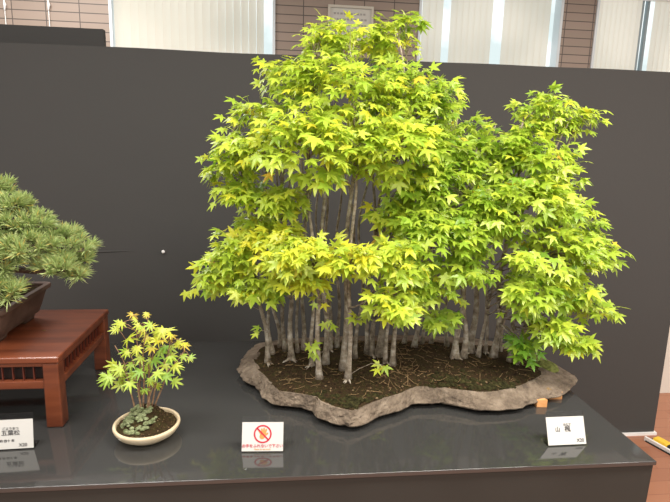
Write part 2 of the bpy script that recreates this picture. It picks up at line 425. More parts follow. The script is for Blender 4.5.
def jag(t, z, s, amp):
    return amp*noise.noise(V((math.cos(t)*s, math.sin(t)*s*1.4, z*30)))+amp*.6*noise.noise(V((math.cos(t)*s*3.1, math.sin(t)*s*4, z*50+7)))
def ring(rs, z, amp, s=9, zn=.0):
    return [V((SC.x+math.cos(t)*(r+jag(t, z, s, amp)), SC.y+math.sin(t)*(r+jag(t, z, s, amp)), z+zn*noise.noise(V((math.cos(t)*8, math.sin(t)*11, z*9+2))))) for t, r in zip(ths, rs)]
fb = thing('maple_forest_bonsai', 'large forest of slim maple trees with bright green leaves on a flat stone slab', 'bonsai', (SC.x, SC.y, T))
def chip(t, z): return .0035*noise.noise(V((math.cos(t)*46, math.sin(t)*60, z*18)))+.002*noise.noise(V((math.cos(t)*110, math.sin(t)*140, z*40)))
rl = [r+chip(t, 0) for r, t in zip(rl, ths)]
rings = [ring([r*.80 for r in rl], ZS, .004), ring([r*.97-.010 for r in rl], ZS+.004, .004), ring([r-.001 for r in rl], ZS+.010, .007), ring([r+.0005 for r in rl], ZS+.013, .007)]
for k in range(1, 6):
    u = k/5; rings.append(ring([r*(1-u)+q*u+chip(t, u)*1.2*math.sin(pi*u) for r, q, t in zip(rl, rr, ths)], ZS+.013+.034*u**.9, .006, 13, .004))
rings.append(ring([q*.98 for q in rr], ZS+.046, .004)); rings.append(ring([q*.93 for q in rr], ZS+.030, .002))
MB().loops(rings, True, True).build('stone_slab', m_rock, fb, False)
def soil_z(x, y):
    dx, dy = x-SC.x, y-SC.y; th = math.atan2(dy, dx); r = math.hypot(dx, dy)
    u = min(1, r/polar(rimp, th))
    return ZS+.045+.021*(1-u**2.2)+.006*noise.noise(V((x*18, y*18, 0)))+.003*noise.noise(V((x*60, y*60, 3)))
sr = []
for fq in (1.0, .97, .93, .87, .8, .72, .63, .54, .45, .36, .27, .18, .09, .03):
    sr.append([V((SC.x+math.cos(t)*q*fq, SC.y+math.sin(t)*q*fq, soil_z(SC.x+math.cos(t)*q*fq, SC.y+math.sin(t)*q*fq))) for t, q in zip(ths, rr)])
MB().loops(sr, False, True).build('soil', m_soil, fb, True)
# moss at the right end of the slab
for cx_, cy_, rx_, ry_ in ((546, 365, 13, 6), (534, 358, 10, 5)):
    mo = MB(); c = atz(cx_, cy_, ZS+.045); sx = rx_/340; rgs = []
    for fq, hz in ((1, -.006), (.85, .004), (.55, .010), (.2, .012)):
        rgs.append([V((c.x+math.cos(a_*pi/12)*sx*fq*(1+.2*noise.noise(V((a_, 1, cx_)))), c.y+math.sin(a_*pi/12)*sx*1.1*fq*(1+.2*noise.noise(V((a_, 5, cx_)))), c.z+hz-.002)) for a_ in range(24)])
    mo.loops(rgs, False, True)
    mo.build('moss', m_gmoss, fb, True)
# dry straw and twigs scattered on the soil
st = MB()
for i in range(320):
    th = random.uniform(0, 2*pi); q = math.sqrt(random.random())*.93*polar(rimp, th)
    x, y = SC.x+math.cos(th)*q, SC.y+math.sin(th)*q; a_ = random.uniform(0, 2*pi); L_ = random.uniform(.01, .045)
    pts = []
    for s_ in range(4):
        u = s_/3-.5; xx = x+math.cos(a_)*L_*u; yy = y+math.sin(a_)*L_*u+.006*u*u; pts.append((xx, yy, soil_z(xx, yy)+.003+random.uniform(0, .004)))
    st.tube(pts, random.uniform(.0004, .0009), 4)
s_ = st.build('straw', m_straw, fb); s_['kind'] = 'stuff'

db = MB()
for i in range(1500):                    # crumbs of bark and grit over the soil
    th = random.uniform(0, 2*pi); q = math.sqrt(random.random())*.965*polar(rimp, th)
    x, y = SC.x+math.cos(th)*q, SC.y+math.sin(th)*q; r = random.uniform(.0012, .0042); z = soil_z(x, y)
    k = len(db.v); tn = random.random()
    for dx, dy, dz in ((1, 0, 0), (0, 1, 0), (-1, 0, 0), (0, -1, 0), (0, 0, .8), (0, 0, -.6)):
        db.v.append(V((x+dx*r*random.uniform(.6, 1.4), y+dy*r*random.uniform(.6, 1.4), z+dz*r))); db.a.append(tn)
    for a_ in range(4): db.f += [(k+a_, k+(a_+1) % 4, k+4), (k+(a_+1) % 4, k+a_, k+5)]
d_ = db.build('grit', m_grit, fb); d_['kind'] = 'stuff'
dms = (MB(), MB())                                # dark mossy bank along the front of the planting
for px, py, rx_, ry_ in ((470, 383, 34, 7), (440, 380, 18, 6), (350, 402, 26, 7), (315, 396, 20, 5), (505, 384, 18, 6), (385, 396, 18, 6)):
    for k in range(int(rx_*ry_/3)):
        c = atz(px+random.gauss(0, .5)*rx_, py+random.gauss(0, .5)*ry_, ZS+.055)
        if math.hypot(c.x-SC.x, c.y-SC.y) > .97*polar(rimp, math.atan2(c.y-SC.y, c.x-SC.x)): continue
        dm = dms[0] if px < 410 else dms[1]
        r = random.uniform(.004, .010); zc = soil_z(c.x, c.y)-.001; rgs = []
        for ll in range(4):
            ph = ll/4*pi/2; rgs.append([V((c.x+r*math.cos(ph)*math.cos(2*pi*j/8)*random.uniform(.8, 1.2), c.y+r*math.cos(ph)*math.sin(2*pi*j/8)*random.uniform(.8, 1.2), zc+r*.7*math.sin(ph))) for j in range(8)])
        dm.loops(rgs, False, True)
for dm in dms: dm.build('moss', m_dmoss, fb, True)

bases = [(267.5, 361), (273, 352), (280, 345), (285.5, 350), (291.5, 358.5), (297.5, 353), (304, 350), (319.5, 379), (312, 366), (325.5, 365.5), (330, 352), (343, 371), (347.8, 381), (355, 361), (337, 349), (367, 356), (371.8, 357), (379, 359), (385.5, 366), (392.5, 368), (404, 345), (414, 349), (422, 343), (431, 343),
         (455, 360), (463, 359), (470, 353), (478, 357), (485, 353), (493, 357), (499, 350), (509, 361), (516, 362), (447, 347), (350, 345), (318, 345)]
thick = {0: .9, 7: 1.0, 11: 1.15, 12: .9, 9: 1.1, 17: 1.25, 16: 1.0, 24: 1.25, 25: 1.1, 26: 1.45, 29: 1.2, 4: 1.05, 15: .9}
SIL = [(185, 285), (200, 165), (240, 110), (270, 62), (310, 32), (350, 22), (410, 26), (440, 75), (470, 122), (500, 125), (525, 104), (560, 92), (590, 110), (610, 240), (640, 260)]
def sil(x):
    for (a, y0_), (b_, y1_) in zip(SIL, SIL[1:]):
        if a <= x <= b_: return y0_+(y1_-y0_)*(x-a)/(b_-a)
    return 200
trees = []
for i, (bx_, by_) in enumerate(bases):
    P0 = atz(bx_, by_, ZS+.055); P0.z = soil_z(P0.x, P0.y)-.006
    if bx_ < 445: tx = bx_+(bx_-335)*.42+random.uniform(-10, 10)
    else: tx = bx_+(bx_-455)*.75+random.uniform(-6, 12)+8
    hgt = random.uniform(.62, .97) if (i % 3 and bx_ < 445) else random.uniform(.86, 1)
    ty = by_+(sil(tx)+12-by_)*hgt
    P1 = aty(tx, ty, P0.y+random.uniform(-.05, .08))
    n_ = 22; pts = []; ph = random.uniform(0, 6); am = random.uniform(.004, .010)
    for k in range(n_+1):
        t = k/n_; p = P0.lerp(P1, t)
        p.x += (P1.x-P0.x)*(t**1.5-t)*.6+am*math.sin(ph+t*11)*min(1, t*5)*(1+t); p.y += am*math.cos(ph*1.7+t*9)*min(1, t*5)*(1+t)
        pts.append(p)
    r0 = .0080*thick.get(i, random.uniform(.62, .95))
    rad = [r0*(1-.72*(k/n_)**.9)*(1+.75*math.exp(-k*1.3))*(1+random.uniform(-.06, .06)) for k in range(n_+1)]
    wood = MB().tube(pts, rad, 9, rough=.06)
    if by_ > 351 and i % 2 == 0:                       # surface roots
        for q in range(3):
            a_ = random.uniform(-2.6, -.5); d = V((math.cos(a_), math.sin(a_), 0)); L_ = random.uniform(.02, .04)
            rp_ = [P0+V((0, 0, .012))]
            for s_ in (.4, 1): xx, yy = P0.x+d.x*L_*s_, P0.y+d.y*L_*s_; rp_.append(V((xx, yy, soil_z(xx, yy)+.002)))
            wood.tube(rp_, [r0*.8, r0*.5, r0*.15], 5)
    trees.append(dict(pts=pts, rad=rad, wood=wood, leaf=MB(), n=0, top=pts[-1].z, base=P0.z))

# crown pads: px x, px y, px rx, px ry, depth
PADS = [(338, 40, 42, 24, 1.50), (385, 42, 34, 26, 1.56), (405, 24, 16, 11, 1.56), (295, 78, 40, 26, 1.50), (345, 95, 70, 44, 1.42), (405, 100, 50, 46, 1.46), (440, 112, 32, 32, 1.52),
        (262, 118, 36, 24, 1.48), (250, 150, 40, 22, 1.44), (228, 168, 26, 16, 1.46), (312, 148, 68, 42, 1.36), (395, 150, 58, 44, 1.38), (420, 200, 40, 34, 1.42), (245, 196, 40, 18, 1.46), (278, 200, 34, 16, 1.44), (262, 222, 26, 13, 1.52), (390, 215, 26, 24, 1.44),
        (236, 255, 36, 30, 1.46), (212, 276, 24, 16, 1.46), (255, 285, 30, 22, 1.42), (296, 250, 42, 22, 1.32), (345, 258, 42, 22, 1.30), (300, 278, 30, 16, 1.34), (275, 245, 40, 25, 1.42),
        (440, 165, 46, 50, 1.48), (478, 172, 44, 42, 1.50), (472, 125, 16, 14, 1.56),
        (548, 112, 40, 24, 1.52), (512, 138, 34, 22, 1.50), (575, 120, 22, 16, 1.52), (535, 165, 48, 36, 1.46), (562, 180, 24, 28, 1.50), (520, 205, 56, 40, 1.42), (568, 222, 32, 28, 1.48), (592, 250, 30, 20, 1.46), (545, 252, 56, 34, 1.40), (475, 225, 46, 42, 1.40),
        (570, 288, 34, 22, 1.40), (525, 292, 34, 26, 1.36), (588, 306, 22, 14, 1.38), (548, 328, 24, 16, 1.36), (575, 340, 22, 11, 1.38), (425, 240, 46, 38, 1.38), (395, 262, 34, 28, 1.32), (428, 285, 30, 20, 1.38), (392, 302, 24, 22, 1.28), (470, 272, 32, 18, 1.36), (440, 315, 18, 12, 1.42),
        (520, 348, 10, 16, 1.40)]
def trunk_at(tr, z):
    p = tr['pts']
    for a, b_ in zip(p, p[1:]):
        if a.z <= z <= b_.z: t = (z-a.z)/max(1e-6, b_.z-a.z); return a.lerp(b_, t)
    return p[-1].copy()
def trunk_rad(tr, z):
    u = max(0, min(1, (z-tr['base'])/(tr['top']-tr['base']))); return tr['rad'][min(len(tr['rad'])-1, int(u*(len(tr['rad'])-1)))]
def add_cluster(tr, c, o, nleaf, tone, spread=.032, Lr=(.022, .037), shape=TRI, low=.12):
    reach = max(.04, (c-trunk_at(tr, c.z)).length)
    za = min(tr['top']-.01, max(tr['base']+low, c.z-.35*reach-.01))
    A = trunk_at(tr, za); r = min(trunk_rad(tr, za)*.55, .0042 if low > .1 else .0014)
    mid = A.lerp(c, .55)+V((0, 0, .10*reach))+rv(.012)
    tr['wood'].tube([A, A.lerp(mid, .5)+rv(.006), mid, mid.lerp(c, .6)+rv(.005), c], [r, r*.8, r*.6, r*.42, .0009], 5)
    for k in range(nleaf):
        d = rv(1); d.z *= .55
        pos = c+d*spread
        td = (o*.75+d*.7+rv(.45)+V((0, -.28, -.38)))
        nm = V((0, -.42, .80))+o*.45+rv(.45)
        L = random.uniform(*Lr)
        tint = max(0, min(.9, random.gauss(tone, .14)))
        if random.random() < .005: tint = random.uniform(.9, 1)
        add_leaf(tr['leaf'], pos, td, nm, L, tint, shape)
        if random.random() < .5:
            tr['leaf'].tube([c, pos+td.normalized()*L*.03], .0006, 3, False, .55)
nl = 0
for (cx_, cy_, rx_, ry_, Yd) in PADS:
    c0 = aty(cx_, cy_, Yd); sc = (c0-CAM).dot(AF)/FPX
    rx, rz = max(.01, rx_*sc-.018), max(.01, ry_*sc-.014); ry = min(.15, max(.05, .75*rx))
    ncl = int(rx_*ry_/(60 if 430 < cx_ < 500 else 40 if cy_ < 135 else 48))+3
    for k in range(ncl):
        while True:
            d = rv(1)
            if .05 < d.length <= 1: break
        d.normalize()
        if d.y > .2 and random.random() < .6: d.y = -d.y
        if d.z < -.3 and random.random() < .4: d.z = -d.z
        q = random.uniform(.55, 1)
        c = c0+V((d.x*rx, d.y*ry, d.z*rz))*q
        best, bs = None, 1e9
        for tr in trees:
            if tr['top'] < c.z-.20: continue
            tp = trunk_at(tr, c.z-.05); s_ = abs(tp.x-c.x)*2.2+abs(tp.y-c.y)+max(0, c.z-.05-tr['top'])*.7+tr['n']*.0016+random.uniform(0, .05)
            if s_ < bs: best, bs = tr, s_
        if best is None: best = max(trees, key=lambda t: t['top'])
        best['n'] += 1
        # yellower towards the upper left, cooler right tint also takes in the haze there
        yel = 1 if 265 < cx_ < 360 and 240 < cy_ < 285 else 0
        tone = .57+.10*noise.noise(c*6)+(.13 if yel else 0)+(.05 if cx_ < 400 else -.15 if cx_ < 500 else -.07)
        if cx_ == 520 and cy_ == 348: tone = .08
        o = V((d.x*1.0, d.y*.8, d.z*.35))
        m_ = random.randint(5, 8); nl += m_
        add_cluster(best, c, o, m_, tone, Lr=(.019, .032) if cy_ < 135 else (.022, .037))
# few low sprigs close to the ground
for (px, py, Yd, n_) in ((311, 344, 1.36, 4), (313, 356, 1.38, 2), (383, 366, 1.33, 4), (190, 290, 1.46, 3), (209, 158, 1.46, 3), (322, 300, 1.33, 4), (356, 318, 1.33, 6), (262, 330, 1.40, 3), (328, 320, 1.35, 3), (462, 300, 1.38, 4)):
    c = aty(px, py, Yd)
    tr = min(trees, key=lambda t: (trunk_at(t, c.z)-c).length+(1 if t['top'] < c.z else 0))
    add_cluster(tr, c, V((0, -.3, 0)), n_, .6, .02, (.018, .027), TRI, .01); nl += n_

for tr in trees:
    t_ = tr['wood'].build('maple_tree', m_bark, fb, True)
    if tr['leaf'].v: 
        l_ = tr['leaf'].build('foliage', m_leaf, t_, True); l_.matrix_parent_inverse = Matrix.Identity(4)

# wooden wedges and a fallen leaf at the right end of the slab
def wedge(px0, py0, px1, py1, dep, lab):
    a = atz(px0, py1, T); b_ = atz(px1, py1, T); h = .030
    w_ = MB(); n0 = [(a.x, a.y, T), (b_.x, b_.y, T), (b_.x, b_.y+dep, T), (a.x, a.y+dep, T)]
    hs = [h*.78, h*.78, h*.55, h*.55]
    w_.loops([[V(p) for p in n0], [V((p[0], p[1], T+hh)) for p, hh in zip(n0, hs)]], True, True)
    return tag(w_.build('wooden_wedge', m_block, None, False, .001), lab, 'wedge', 'wooden wedges under the slab')
wedge(536.5, 0, 547, 407.5, .035, 'small raw orange wooden wedge under the slab, nearer the front')
wedge(549, 0, 562, 399.5, .035, 'small raw wooden wedge under the slab, nearer the right tip')
fl = MB(); p = atz(547, 389, ZS+.045)
for k_ in range(1): add_leaf(fl, p+V((0, 0, .003)), V((.6, -.5, .05)), V((0, -.3, 1)), .013, .9, TRI, .5)
for v_ in fl.v: v_.z = max(v_.z, p.z)
tag(fl.build('fallen_leaf', m_straw), 'tiny dry yellowish leaf lying on the right rim of the stone slab', 'leaf')

# ------------------------------------------------------------------ small maple in a round cream pot
pc = V((-.316, 1.214, T)); PR = .078
sp = thing('small_maple_bonsai', 'small yellow green maple clump in a shallow cream pot', 'bonsai', pc)
def lathe(prof, c, n=56): return [[V((c.x+r*math.cos(2*pi*k/n), c.y+r*math.sin(2*pi*k/n), c.z+z)) for k in range(n)] for r, z in prof]
MB().loops(lathe([(.046, .0), (.050, .004), (.056, .008), (.070, .017), (.0765, .027), (.0785, .033), (.0775, .0365), (.0745, .0375), (.0715, .0365), (.070, .033), (.068, .024)], pc), True, True).build('pot', m_cream, sp, True)
def psz(x, y):
    u = math.hypot(x, y)/.07
    return .031+.044*max(0, 1-((x+.004)/.055)**2-((y-.012)/.055)**2)+.003*noise.noise(V((x*70, y*70, 1)))
rg = []
for fq in (1, .93, .85, .76, .66, .55, .44, .33, .22, .1):
    rg.append([V((pc.x+.0702*fq*math.cos(2*pi*k/56), pc.y+.0702*fq*math.sin(2*pi*k/56), pc.z+psz(.0702*fq*math.cos(2*pi*k/56), .0702*fq*math.sin(2*pi*k/56)))) for k in range(56)])
MB().loops(rg, False, True).build('soil', m_soil, sp, True)
mm = MB()
for i in range(110):
    a_, q = random.uniform(0, 2*pi), random.random()**.6*.045
    x, y = -.010+q*math.cos(a_), -.012+q*math.sin(a_)*.75
    if x > .022 and random.random() < .75: continue
    r = random.uniform(.003, .008); zc = psz(x, y)+.001
    rgs = []
    for ll in range(5):
        ph = ll/5*pi/2; rgs.append([V((pc.x+x+r*math.cos(ph)*math.cos(2*pi*k/9)*random.uniform(.85, 1.15), pc.y+y+r*math.cos(ph)*math.sin(2*pi*k/9)*random.uniform(.85, 1.15), pc.z+zc+r*.8*math.sin(ph)-.001)) for k in range(9)])
    mm.loops(rgs, False, True)
mm.build('moss', m_moss, sp, True)
gr = MB()
for i in range(420):
    a_, q = random.uniform(0, 2*pi), math.sqrt(random.random())*.068
    x, y = q*math.cos(a_), q*math.sin(a_); r = random.uniform(.0008, .0024); k = len(gr.v); tn = random.random()
    for dx, dy, dz in ((1, 0, 0), (0, 1, 0), (-1, 0, 0), (0, -1, 0), (0, 0, .8), (0, 0, -.6)):
        gr.v.append(V((pc.x+x+dx*r, pc.y+y+dy*r*random.uniform(.7, 1.3), pc.z+psz(x, y)+dz*r))); gr.a.append(tn)
    for j in range(4): gr.f += [(k+j, k+(j+1) % 4, k+4), (k+(j+1) % 4, k+j, k+5)]
gr.build('grit', m_grit, sp)['kind'] = 'stuff'
stems = [((-.030, .012), (117, 345)), ((-.018, .016), (138, 322)), ((-.008, .004), (146, 318)), ((.0, .014), (155, 330)), ((.006, .004), (150, 345)), ((.010, .010), (172, 340)), ((.016, .014), (182, 352)), ((-.012, .0), (128, 340)), ((.002, .0), (160, 365))]
sleaf = [(122, 322, 9), (134, 314, 6), (140, 326, 7), (130, 338, 14), (152, 325, 9), (158, 332, 10), (165, 330, 12), (172, 335, 8), (147, 338, 9), (139, 347, 9), (127, 352, 9), (116, 363, 10), (112, 377, 13), (125, 372, 12), (133, 362, 11), (130, 383, 11), (121, 384, 11), (143, 371, 10), (152, 358, 11), (160, 350, 11), (168, 347, 10), (178, 342, 9), (185, 343, 8), (183, 354, 8), (165, 362, 12), (156, 372, 11), (150, 380, 8), (146, 388, 9), (166, 374, 11), (173, 380, 10), (157, 384, 8), (190, 358, 6), (104, 374, 6), (136, 318, 5), (148, 313, 6), (160, 341, 10), (142, 357, 9), (120, 368, 11), (150, 368, 9), (170, 355, 10), (175, 366, 10), (118, 330, 8), (145, 330, 8), (110, 381, 10), (134, 376, 10), (153, 346, 9)]
stl = MB(); stm = []
for (ox, oy), (tx, ty) in stems:
    B = pc+V((ox, oy, psz(ox, oy)-.002)); E_ = aty(tx, ty, pc.y+oy+random.uniform(-.025, .025)); pts = []; ph = random.uniform(0, 6)
    for k in range(11):
        t = k/10; p_ = B.lerp(E_, t); p_.x += (E_.x-B.x)*(t**1.6-t)*.5+.004*math.sin(ph+t*9)*t; p_.y += .004*math.cos(ph+t*7)*t; pts.append(p_)
    stl = MB().tube(pts, [.0019*(1-.7*k/10)+.0004 for k in range(11)], 7); stm.append((pts, stl))
sl = MB()
for (px, py, sz) in sleaf:
    for q in range(2):
        c = aty(px+random.uniform(-2, 2), py+random.uniform(-2, 2), pc.y+random.uniform(-.045, .04))
        pts, sm = min(stm, key=lambda s: min((p_-c).length+(.5 if p_.z > c.z+.012 else 0) for p_ in s[0]))
        A = min(pts, key=lambda p_: (p_-c).length+(.5 if p_.z > c.z else 0))
        sm.tube([A, A.lerp(c, .5)+V((0, 0, .006)), c], [.0010, .0008, .0005], 5)
        td = V((random.uniform(-1, 1), -.55, random.uniform(-.6, .15))); td.x += (px-148)/40
        add_leaf(sl, c, td, V((random.uniform(-.4, .4), -.7, .65)), sz*.0023*random.uniform(.9, 1.15), max(0, min(.9, random.gauss(.38+(.2 if py < 345 else -.02), .19))), PALM, .35)
for pts, sm in stm: sm.build('stem', m_stem, sp, True)
sl.build('foliage', m_leaf2, sp, True)

# ------------------------------------------------------------------ red wooden stand
SX1, SX0, SY0, SY1, SH = -.531, -1.17, 1.264, 1.655, .187
ws = thing('display_stand', 'low red lacquered wooden stand with spindle rails under the pine', 'stand', ((SX0+SX1)/2, (SY0+SY1)/2, T))
MB().box(SX0, SX1, SY0, SY1, T+SH-.017, T+SH).build('top_panel', m_wood, ws, bevel=.004, seg=3)
LW = .037
for xx in (SX0+.003, SX1-.003-LW):
    for yy in (SY0+.003, SY1-.003-LW):
        lg = MB(); rg = []
        for u in (0, .02, .1, .5, 1):
            z = T+(SH-.017)*u; tw = .004*(1-u)
            # legs flare very slightly at the foot
            rg.append([V((xx-tw*.3, yy-tw*.3, z)), V((xx+LW+tw*.3, yy-tw*.3, z)), V((xx+LW+tw*.3, yy+LW+tw*.3, z)), V((xx-tw*.3, yy+LW+tw*.3, z))])
        lg.loops(rg, True, True).build('leg', m_wood, ws, bevel=.005, seg=3)
ZR0, ZR1 = T+SH-.084, T+SH-.064
ra = MB()
def apron(axis, c):
    r = MB(); up = MB(); s = MB(); bk = MB()
    lo, hi = ((SX0, SX1) if axis == 'x' else (SY0, SY1)); lo += LW+.003; hi -= LW+.003
    def bx_(mb, u0, u1, d0, d1, z0, z1):
        if axis == 'x': mb.box(u0, u1, c+d0, c+d1, z0, z1)
        else: mb.box(c+d0, c+d1, u0, u1, z0, z1)
    bx_(r, lo, hi, -.009, .009, ZR0, ZR1); bx_(up, lo, hi, -.009, .009, T+SH-.026, T+SH-.0175)
    n_ = int((hi-lo)/.0235)
    sp_ = []
    for i in range(1, n_):
        u = lo+(hi-lo)*i/n_; q = MB(); bx_(q, u-.0013, u+.0013, -.003, .003, ZR1, T+SH-.026); sp_.append(q)
    bx_(bk, lo, hi, *((.0095, .0115) if c in (SY0+.014, SX0+.014) else (-.0115, -.0095)), ZR1-.004, T+SH-.02); bk.build('gap_shade_panel', m_vdark, ws)  # near-black sheet added behind the spindles to shade the gaps
    r.build('lower_rail', m_wood, ws, bevel=.002); up.build('upper_rail', m_wood, ws, bevel=.001)
    return sp_
for ax, c in (('x', SY0+.014), ('y', SX1-.014), ('x', SY1-.014), ('y', SX0+.014)):
    for q in apron(ax, c): q.build('spindle', m_dwood, ws)
MB().box(SX0+LW, SX1-LW, SY0+LW, SY1-LW, T+SH-.03, T+SH-.0172).build('underside_panel', m_dwood, ws)

# ------------------------------------------------------------------ pine in a brown pot on the stand
ZP = T+SH
q0 = atz(52.6, 281.5, ZP+.100); q1 = atz(0, 312, ZP+.100)

PX1 = q0.x; PY1 = q0.y; PY0 = PY1-.30; PX0 = PX1-.42
PY0 = max(PY0, SY0+.03); 
pb = thing('pine_bonsai', 'five needle pine with pale green tufts in a brown rectangular pot', 'bonsai', ((PX0+PX1)/2, (PY0+PY1)/2, ZP))
def rrect(x0, x1, y0, y1, r, z, n=6):
    o = []
    for cx_, cy_, a0 in ((x1-r, y0+r, -90), (x1-r, y1-r, 0), (x0+r, y1-r, 90), (x0+r, y0+r, 180)):
        for k in range(n+1):
            a = math.radians(a0+90*k/n); o.append(V((cx_+r*math.cos(a), cy_+r*math.sin(a), z)))
    return o
def pr(ins, z): return rrect(PX0+ins, PX1-ins, PY0+ins, PY1-ins, max(.006, .018-ins*.2), ZP+z)
MB().loops([pr(.030, .018), pr(.028, .020), pr(.020, .045), pr(.012, .075), pr(.008, .086), pr(.0, .088), pr(-.001, .094), pr(.0, .100), pr(.003, .101), pr(.012, .101), pr(.016, .098), pr(.018, .080)], True, True).build('pot', m_pot, pb, True).modifiers.new('es', 'EDGE_SPLIT').split_angle = math.radians(45)
for xx in (PX0+.035, PX1-.105):
    for yy in (PY0+.035, PY1-.105):
        MB().loops([rrect(xx+.006, xx+.064, yy+.006, yy+.064, .008, ZP), rrect(xx+.004, xx+.066, yy+.004, yy+.066, .008, ZP+.008), rrect(xx, xx+.07, yy, yy+.07, .008, ZP+.020)], True, True).build('pot_foot', m_pot, pb, True)
sv, sf = [], []; nn = 22
for j in range(nn+1):
    for i in range(nn+1):
        x = PX0+.017+(PX1-PX0-.034)*i/nn; y = PY0+.017+(PY1-PY0-.034)*j/nn
        u = max(abs(i/nn-.5), abs(j/nn-.5))*2
        sv.append((x, y, ZP+.090+.025*(1-u*u)+.003*noise.noise(V((x*60, y*60, 0)))))
for j in range(nn):
    for i in range(nn): k = j*(nn+1)+i; sf.append((k, k+1, k+nn+2, k+nn+1))
link('soil', sv, sf, m_soil, pb, True)
bc = V((PX0+.21, (PY0+PY1)/2, ZP+.11))
tp = [bc+V((0, 0, -.02)), bc+V((-.02, 0, .05)), bc+V((-.05, .02, .12)), bc+V((-.01, .03, .20)), bc+V((.0, .0, .29)), bc+V((-.03, -.01, .37))]
tk = MB().tube(tp, [.048, .036, .030, .024, .016, .006], 12, rough=.1)
PPADS = [(-8, 192, 26, 18, 1.45), (12, 206, 24, 13, 1.40), (-30, 205, 40, 25, 1.45), (18, 224, 44, 16, 1.40), (48, 236, 34, 13, 1.42), (64, 248, 36, 15, 1.40), (82, 258, 18, 13, 1.42), (20, 248, 44, 18, 1.34), (58, 268, 32, 14, 1.36), (-10, 262, 34, 22, 1.30), (10, 293, 17, 12, 1.28), (-8, 288, 20, 16, 1.28), (-40, 250, 40, 40, 1.40),
         (-90, 230, 50, 40, 1.45), (-60, 180, 40, 22, 1.45), (-110, 275, 45, 22, 1.45), (78, 274, 14, 8, 1.38)]
nd = MB(); nt_count = 0
def tuft(c, o, n, L):
    for k in range(n):
        d = (o*.8+rv(.8)+V((0, 0, .6)))
        if d.length < .2: continue
        d.normalize(); l = L*random.uniform(.75, 1.15)
        s = d.orthogonal().normalized(); u = d.cross(s); w_ = random.uniform(.0009, .0013)
        bpt = c+d*.002; mid = bpt+d*l*.55+V((0, 0, .0015)); tipp = bpt+d*l
        k0 = len(nd.v); tint = max(0, min(.93, random.gauss(.45, .2)))
        if random.random() < .05: tint = 1
        for p_, ww in ((bpt, w_*.8), (mid, w_)):
            for a in (0, 2.094, 4.189): nd.v.append(p_+(s*math.cos(a)+u*math.sin(a))*ww)
        nd.v.append(tipp); nd.a += [tint*.9, tint*.9, tint*.9, tint, tint, tint, min(1, tint*1.05)]
        for a in range(3):
            b2 = (a+1) % 3; nd.f.append((k0+a, k0+b2, k0+3+b2, k0+3+a)); nd.f.append((k0+3+a, k0+3+b2, k0+6))
for (cx_, cy_, rx_, ry_, Yd) in PPADS:
    c0 = aty(cx_, cy_, Yd); sc = (c0-CAM).dot(AF)/FPX
    rx, rz = max(.008, rx_*sc-.014), max(.006, ry_*sc-.014); ry = min(.12, max(.04, rx*.9))
    A = min(tp[1:], key=lambda p_: (p_-c0).length+max(0, p_.z-c0.z)*2)
    tk.tube([A, A.lerp(c0, .4)+V((0, 0, .015)), c0-V((0, 0, rz*.6))], [.011, .007, .004], 7)
    for k in range(int(rx_*ry_/17)+5):
        while True:
            d = rv(1)
            if .05 < d.length <= 1: break
        d.normalize()
        if d.z < -.2 and random.random() < .6: d.z = -d.z
        if d.y > .2 and random.random() < .5: d.y = -d.y
        c = c0+V((d.x*rx, d.y*ry, d.z*rz))*random.uniform(.6, 1)
        tk.tube([c0-V((0, 0, rz*.6)), c0.lerp(c, .6)-V((0, 0, .006)), c], [.0025, .0018, .001], 4)
        tuft(c, V((d.x, d.y*.8, d.z*.6)), 36, .030); nt_count += 1

tk.build('trunk', m_pinebark, pb, True)
nd.build('foliage', m_needle, pb)
# flake of bark fallen on the stand
p = atz(44, 331, ZP)
tag(MB().tube([p+V((-.006, .002, .0013)), p+V((0, 0, .0018)), p+V((.006, -.001, .0013))], [.0006, .0013, .0006], 6).build('dry_flake', m_straw), 'tiny pale dry flake lying on the red stand by the pot', 'flake')

